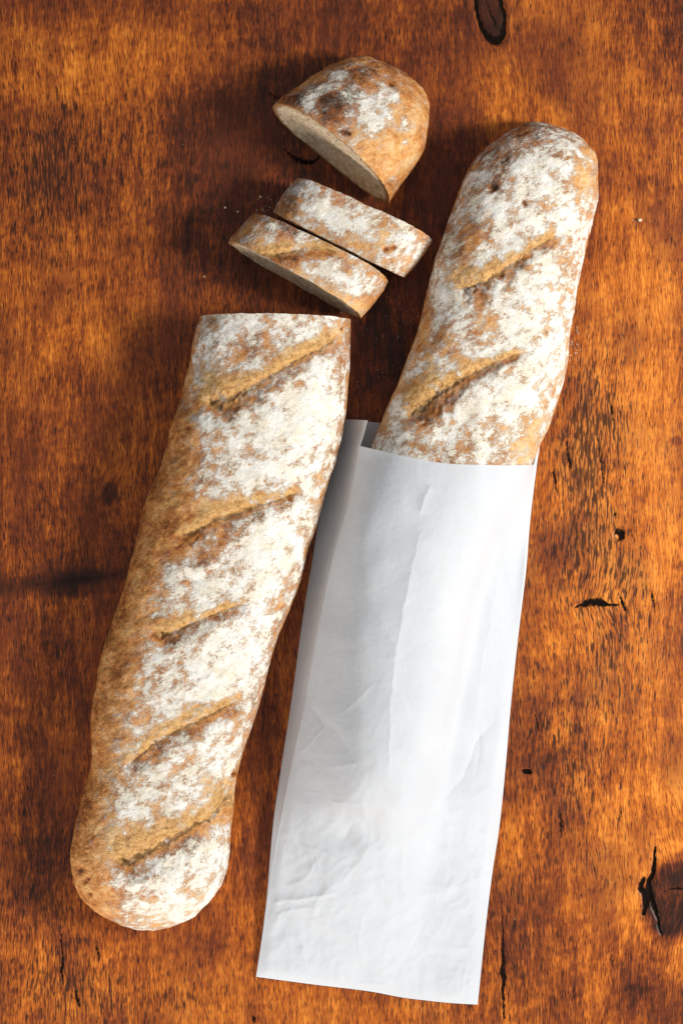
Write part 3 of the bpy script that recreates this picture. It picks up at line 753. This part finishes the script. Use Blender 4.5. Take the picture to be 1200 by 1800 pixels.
FOLD_L = [(633, 784), (612, 886), (586, 977), (564, 1081), (544, 1188), (536, 1237), (514, 1337), (495, 1431), (481, 1505), (471, 1576), (461, 1650), (450, 1717)]
OUT_L = [(607, 737), (600, 770), (583, 830), (562, 908), (548, 990), (534, 1073), (512, 1233), (500, 1310), (489, 1384), (481, 1440), (475, 1505), (469, 1576), (460, 1650), (450, 1717)]
FOLD_R = [(938, 817), (927, 917), (920, 1003), (909, 1112), (897, 1233), (888, 1348), (877, 1454), (865, 1533), (853, 1630), (839, 1766)]
OUT_R = [(950, 774), (943, 817), (931, 917), (924, 1003), (911, 1112), (898, 1233), (888, 1348), (877, 1454), (865, 1533), (853, 1630), (839, 1766)]
TOP_F = [(633, 784), (703, 800), (763, 812), (807, 816), (850, 817), (893, 818), (938, 817)]
BOT_F = [(450, 1717), (547, 1730), (645, 1742), (704, 1753), (743, 1758), (790, 1763), (839, 1766)]
# creases in the front sheet: polyline, amplitude (mm), width towards upper/left, width towards lower/right
CREASE = [([(748, 905), (728, 975), (706, 1090), (690, 1190), (684, 1300), (680, 1400)], 1.3, 34, 30),
          ([(735, 905), (742, 880), (760, 850)], 0.6, 10, 14),
          ([(470, 1588), (530, 1580), (570, 1575), (602, 1568)], .8, 12, 6),
          ([(485, 1632), (492, 1608), (520, 1598), (565, 1596)], 0.6, 6, 8),
          ([(575, 1413), (610, 1411), (648, 1414)], .6, 9, 14),
          ([(520, 1480), (575, 1500), (620, 1520)], 0.4, 10, 10),
          ([(655, 1440), (645, 1490), (610, 1540), (560, 1580), (548, 1640)], .6, 14, 18),
          ([(600, 1480), (622, 1450), (640, 1432)], -.6, 14, 14),
          ([(640, 1555), (680, 1600), (730, 1650), (765, 1710)], -0.7, 16, 18),
          ([(640, 1600), (630, 1650), (640, 1700)], .5, 10, 14),
          ([(695, 1470), (760, 1420), (810, 1370), (840, 1300), (885, 1250)], -0.9, 14, 20),
          ([(700, 1540), (780, 1560), (860, 1540)], .5, 16, 20),
          ([(530, 1660), (536, 1690), (542, 1700)], .5, 5, 6),
          ([(610, 1725), (640, 1729), (690, 1732)], .5, 4, 4),
          ([(515, 1340), (545, 1305), (575, 1270)], .35, 3, 3),
          ([(540, 1240), (600, 1300), (640, 1380)], -.4, 18, 18),
          ([(720, 1640), (790, 1690), (836, 1680)], .4, 10, 12),
          ([(880, 1000), (850, 1150), (830, 1290)], .5, 22, 26),
          ([(560, 1500), (540, 1540), (500, 1560)], .4, 8, 8)]

def build_bag(LP):
    nu, nv = 300, 460
    v = np.linspace(0, 1, nv); uq = np.linspace(0, 1, nu)
    l, r = spline(FOLD_L, v), spline(FOLD_R, v)
    t, b = spline(TOP_F, uq), spline(BOT_F, uq)
    U, Vv = np.meshgrid(uq, v)
    px = np.zeros((nv, nu)); py = px.copy()
    for k, q in ((0, px), (1, py)):                             # Coons patch
        q[:] = (1 - U) * l[:, k][:, None] + U * r[:, k][:, None] + (1 - Vv) * t[:, k][None] + Vv * b[:, k][None] \
            - ((1 - U) * (1 - Vv) * t[0, k] + U * (1 - Vv) * t[-1, k] + (1 - U) * Vv * b[0, k] + U * Vv * b[-1, k])
    # height of the loaf seen over each photo pixel
    gx0, gy0, g = 440, 760, 3
    gw, gh = 180, 350
    hm = np.zeros((gh, gw))
    lx, ly = pix(LP[..., 0], LP[..., 1], LP[..., 2])
    ix = np.floor((lx - gx0) / g).astype(int); iy = np.floor((ly - gy0) / g).astype(int)
    ok = (ix >= 0) & (ix < gw) & (iy >= 0) & (iy < gh)
    np.maximum.at(hm, (iy[ok], ix[ok]), LP[..., 2][ok])
    for _ in range(2): hm = np.maximum.reduce([hm, np.roll(hm, 1, 0), np.roll(hm, -1, 0), np.roll(hm, 1, 1), np.roll(hm, -1, 1)])
    for _ in range(6):
        q = (np.roll(hm, 1, 0) + hm + np.roll(hm, -1, 0) + np.roll(hm, 2, 0) + np.roll(hm, -2, 0)) / 5
        hm = np.where(hm > .004, q, hm)
    def sample(x, y):
        fx = np.clip((x - gx0) / g - .5, 0, gw - 2); fy = np.clip((y - gy0) / g - .5, 0, gh - 2)
        i, j = fy.astype(int), fx.astype(int); a, c = fy - i, fx - j
        return hm[i, j] * (1 - a) * (1 - c) + hm[i + 1, j] * a * (1 - c) + hm[i, j + 1] * (1 - a) * c + hm[i + 1, j + 1] * a * c
    Z = sample(px, py)
    Z = np.where(Z > .004, Z + 0.0022, 0.0022)
    zl = np.interp(l[:, 1], [780, 900, 1100, 1300, 1430, 1505, 1717], [.021, .021, .0185, .013, .007, .0035, .0012])
    zr = np.interp(r[:, 1], [780, 900, 1000, 1200, 1450, 1766], [.0125, .0095, .007, .004, .0028, .0012])
    Z[:, 0] = zl; Z[:, -1] = zr
    Z[-1] = .0012
    ZB = Z.copy()
    for i in range(nv): Z[i] = hull_upper(Z[i], px[i])
    slack = sm(.45, .75, U) * .62 * sm(.04, .22, Vv)
    Z = Z * (1 - slack) + np.minimum(np.maximum(ZB, .005), Z) * slack
    ZC = Z.copy()
    for j in range(nu): ZC[:, j] = hull_upper(Z[:, j], py[:, j])
    w = sm(1250, 1420, py) * .75
    Z = Z * (1 - w) + ZC * w
    # belly of the sheet after the end of the loaf sags back down
    for _ in range(90):
        Zs = (np.roll(Z, 1, 0) + np.roll(Z, -1, 0) + np.roll(Z, 1, 1) + np.roll(Z, -1, 1)) / 4
        Zs[0], Zs[-1], Zs[:, 0], Zs[:, -1] = Z[0], Z[-1], Z[:, 0], Z[:, -1]
        Z = Zs
    e = np.minimum.reduce([sm(0, .05, U), sm(1, .95, U), sm(1.0, .985, Vv)])
    free = sm(0, .0, Z) + e
    d = np.zeros_like(Z)
    jx = px + 5 * fbm(px / 30, py / 30, 4.0, 2); jy = py + 5 * fbm(px / 30, py / 30, 14.0, 2)
    for pts, amp, w1, w2 in CREASE:
        sd, tt = polyfield(jx, jy, pts)
        ends = sm(0, .18, tt) * sm(1, .82, tt)
        ww = np.where(sd < 0, w1, w2)
        d += amp * ends * np.exp(-np.abs(sd) / ww * 1.3)
    lowz = sm(1250, 1500, py)
    fac = 1 - 2 * np.abs(fbm(px / 75, py / 75, 21.0, 2)); fac2 = 1 - 2 * np.abs(fbm(px / 34 + 9, py / 34, 31.0, 2))
    d += (fac * 1.1 + fac2 * .5) * (0.06 + .55 * lowz)
    d += 0.5 * fbm(px / 60, py / 110, 51.0, 2)
    Rr = np.random.RandomState(11)
    for _ in range(34):
        cx, cy = Rr.uniform(480, 880), 1750 - 720 * Rr.uniform(0, 1) ** 1.5
        an, ln = Rr.uniform(0, np.pi), Rr.uniform(25, 75)
        ddx, ddy = math.cos(an) * ln, math.sin(an) * ln
        sd, tt = polyfield(px, py, [(cx - ddx, cy - ddy), (cx + Rr.normal(0, 4), cy + Rr.normal(0, 4)), (cx + ddx, cy + ddy)])
        am = Rr.uniform(.12, .36) * Rr.choice([1, -1, 1])
        w1, w2 = Rr.uniform(3, 10), Rr.uniform(3, 16)
        d += am * sm(0, .35, tt) * sm(1, .65, tt) * np.exp(-np.abs(sd) / np.where(sd < 0, w1, w2))
    d += blobs(px, py, [(610, 1465, 34, 44, 10, -2.2), (650, 1455, 16, 30, 10, -1.2)])
    d += .06 * fbm(px / 9, py / 9, 11.0, 2)
    Z = Z + d * e / 1000
    Z = np.maximum(Z, .0009)
    # never below the loaf
    hl = sample(px, py); Z = np.where((hl > .004), np.maximum(Z, hl + .0001), Z)
    X, Y = world_xy(px, py, Z)
    bag = tag(empty('paper_bag', 690, 1300), 'open white paper bag holding the lower half of a loaf', 'bag')
    # torn cut edge at the mouth: slight serration
    ser = .00022 * (2 * np.abs((np.arange(nu) * .9) % 2 - 1) - 1)
    Y[0] += ser
    make_obj('front_panel', np.stack([X, Y, Z], -1).reshape(-1, 3), grid_faces(nv, nu), M_paper, bag)
    # gussets
    def gusset(outer, inner_top, fold_px, fold_z, zo, side):
        n, m = 300, 24
        o = spline(outer, n)
        fx, fy = fold_px
        ip = np.vstack([np.array(inner_top, float)[:-1] if len(inner_top) else np.zeros((0, 2)), np.stack([fx, fy], 1)])
        iz = np.concatenate([np.full(max(len(inner_top) - 1, 0), fold_z[0]), fold_z])
        Lf = np.concatenate([[0], np.cumsum(np.linalg.norm(np.diff(ip, axis=0), axis=1))]); Lf /= Lf[-1]
        f = np.linspace(0, 1, n)
        if side == 'L': yv = o[:, 1]
        q = np.stack([np.interp(f, Lf, ip[:, 0]), np.interp(f, Lf, ip[:, 1])], 1); qz = np.interp(f, Lf, iz)
        s = np.linspace(0, 1, m)
        ox, oy = world_xy(o[:, 0], o[:, 1], zo); qx, qy = world_xy(q[:, 0], q[:, 1], qz - .00015)
        sag = np.sin(np.pi * s)[None] * (.0012 + .0008 * np.sin(f * 9)[:, None]) * sm(.0, .012, qz)[:, None]
        GX = ox[:, None] * (1 - s) + qx[:, None] * s; GY = oy[:, None] * (1 - s) + qy[:, None] * s
        GZ = zo * (1 - s)[None] + (qz - .00015)[:, None] * s[None]
        # a soft crease along the middle of the gusset
        sgn = 1 if side == 'L' else -1
        GX = GX + sgn * sag; GZ = GZ - sag * .35
        GZ = np.maximum(GZ, .0005)
        make_obj('side_gusset', np.stack([GX, GY, GZ], -1).reshape(-1, 3), grid_faces(n, m), M_paper, bag)
    gusset(OUT_L, [(646, 739), (640, 762), (633, 784)], (px[:, 0], py[:, 0]), Z[:, 0], .0006, 'L')
    gusset(OUT_R, [(946, 775), (942, 796), (938, 817)], (px[:, -1], py[:, -1]), Z[:, -1], .0006, 'R')
    # the back sheet on the table
    n, m = 120, 60
    a, c = spline(OUT_L, n), spline(OUT_R, n)
    s = np.linspace(0, 1, m)
    BX = a[:, 0:1] * (1 - s) + c[:, 0:1] * s; BY = a[:, 1:2] * (1 - s) + c[:, 1:2] * s
    BY += (np.interp(s, uq, b[:, 1]) - (b[0, 1] * (1 - s) + b[-1, 1] * s))[None] * np.linspace(0, 1, n)[:, None] ** 3
    X, Y = world_xy(BX, BY, .0005)
    Zb = .0005 + .00015 * (fbm(BX / 60, BY / 60, 2.0, 2))
    make_obj('back_panel', np.stack([X, Y, Zb], -1).reshape(-1, 3), grid_faces(n, m), M_paper, bag)
    return bag

# ------------------------------------------------------------------ loose crumbs and flour
def crumb_piece(px, py, r, label, mat):
    k = 9
    th = np.linspace(0, np.pi, k)[:, None]; ph = np.linspace(0, 2 * np.pi, 12, endpoint=False)[None]
    d = np.stack([np.sin(th) * np.cos(ph), np.sin(th) * np.sin(ph), np.cos(th) * np.ones_like(ph)], -1)
    rr = r * S * (1 + .5 * fbm(d[..., 0] * 1.5 + px, d[..., 1] * 1.5, d[..., 2] * 1.5 + py, 2))
    V = d * rr[..., None] * np.array([1, .8, .65])
    x, y = world_xy(px, py); V[..., 2] -= V[..., 2].min() - .00005
    o = make_obj('bread_crumb', V.reshape(-1, 3), grid_faces(k, 12, True), mat, None, {'edge': np.zeros(V.shape[0] * V.shape[1])})
    o.location = (x, y, 0)
    tag(o, label, 'crumb', 'loose crumbs on the table')

def flour_dust():
    R = np.random.RandomState(3)
    pts = []
    def cloud(cx, cy, sx, sy, n, s0, s1):
        for _ in range(n): pts.append((R.normal(cx, sx), R.normal(cy, sy), R.uniform(s0, s1)))
    cloud(1008, 605, 6, 22, 46, .5, 1.1); cloud(700, 575, 60, 40, 45, .35, .9); cloud(470, 365, 14, 12, 22, .5, 1.2)
    cloud(690, 520, 30, 30, 20, .35, .8); cloud(600, 900, 420, 600, 150, .3, .7); cloud(1122, 388, 8, 5, 8, .6, 1.3); cloud(640, 700, 30, 30, 20, .4, .8)
    V, F = [], []
    base = np.array([(1, 0, 0), (0, 1, 0), (-1, 0, 0), (0, -1, 0), (0, 0, .7)])
    for (a, b, s) in pts:
        x, y = world_xy(a, b); k = len(V) * 5
        th = R.uniform(0, 3); c, sn = math.cos(th), math.sin(th)
        q = base * s * S * R.uniform(.6, 1.3, (5, 3)); q = q @ np.array([[c, -sn, 0], [sn, c, 0], [0, 0, 1]])
        V.append(q + np.array([x, y, 0.00006]))
        F += [(k, k + 1, k + 4), (k + 1, k + 2, k + 4), (k + 2, k + 3, k + 4), (k + 3, k, k + 4)]
    m = NT('loose_flour'); b = m.t.nodes.new('ShaderNodeBsdfPrincipled'); b.inputs['Roughness'].default_value = .95
    m.link(m.ramp(m.noise(m.tc, 300), [(0.3, (.5, .43, .34)), (.7, (.75, .70, .62))]), b.inputs['Base Color']); m.link(b.outputs[0], m.out.inputs[0])
    o = make_obj('flour_dust', np.vstack(V), np.array(F), m.mat, None, smooth=False)
    tag(o, 'fine specks of flour scattered on the wood around the bread', 'flour', kind='stuff')

# ------------------------------------------------------------------ build
build_table()
build_left_loaf()
_, RP = build_right_loaf()
build_bag(RP)
build_heel()
build_slice('bread_slice', (481, 373), (711, 488), (520, 318), (759, 426),
            'bread slice lying between the heel and the other slice, more evenly floured', 
            [(560, 360, 60, 26, 27, .75), (600, 395, 40, 22, 27, .6), (650, 385, 50, 24, 27, .4), (700, 440, 22, 34, 20, .45), (720, 410, 30, 14, 30, .35), (575, 330, 16, 10, 20, .6), (590, 345, 24, 14, 30, -.6), (640, 415, 34, 16, 30, -.2), (690, 465, 14, 12, 0, -.3), (500, 365, 20, 14, 0, -.1)],
            [(530, 340, 40, 30, 30, .18), (590, 345, 30, 16, 30, .2), (680, 430, 60, 30, 27, -.2), (740, 440, 20, 30, 20, .0)], [], 120.0, slants=(-.14, .03), h=.030,
            pits=[(678, 438, 5, 1.2), (692, 436, 5, .8)], base=-.02)
build_slice('bread_slice', (402, 428), (634, 560), (442, 383), (680, 498),
            'bread slice nearest the cut loaf, with a score mark across its crust',
            [(490, 395, 16, 12, 0, .25), (480, 425, 30, 10, 10, .45), (540, 420, 26, 14, 20, .55), (560, 470, 50, 22, 27, .65), (600, 500, 44, 22, 27, .55), (650, 492, 22, 16, 30, .7), (620, 460, 30, 20, 30, .2), (600, 530, 30, 12, 30, -.3), (645, 540, 20, 16, 0, -.4)],
            [(480, 395, 60, 24, 20, .30), (520, 410, 40, 16, 25, .2), (520, 455, 60, 12, 0, .05), (620, 540, 60, 20, 27, -.25), (430, 420, 20, 16, 0, .0)],
            [([(438, 447), (480, 443), (520, 438), (565, 434), (600, 445)], [5, 8, 7, 6, 4], 1.5, .9)], 160.0, base=-.12, bumps=[(470, 385, 24, 10, 0, .8)])
for (a, b, r, lab) in [(396, 365, 2.2, 'tiny pale crumb on dark wood, leftmost of the crumbs above the slices'),
                       (418, 372, 1.8, 'tiny pale crumb just left of the two slices, near their top corner'),
                       (458, 346, 2.4, 'tiny pale crumb on dark wood between the heel and the slices'),
                       (414, 411, 1.5, 'tiny pale crumb touching distance above the tip of the scored slice'),
                       (1123, 387, 4.0, 'white crumb on the orange wood right of the bagged loaf'),
                       (359, 486, 1.6, 'tiny pale crumb on wood left below the scored slice')]:
    crumb_piece(a, b, r, lab, M_crumb)
flour_dust()
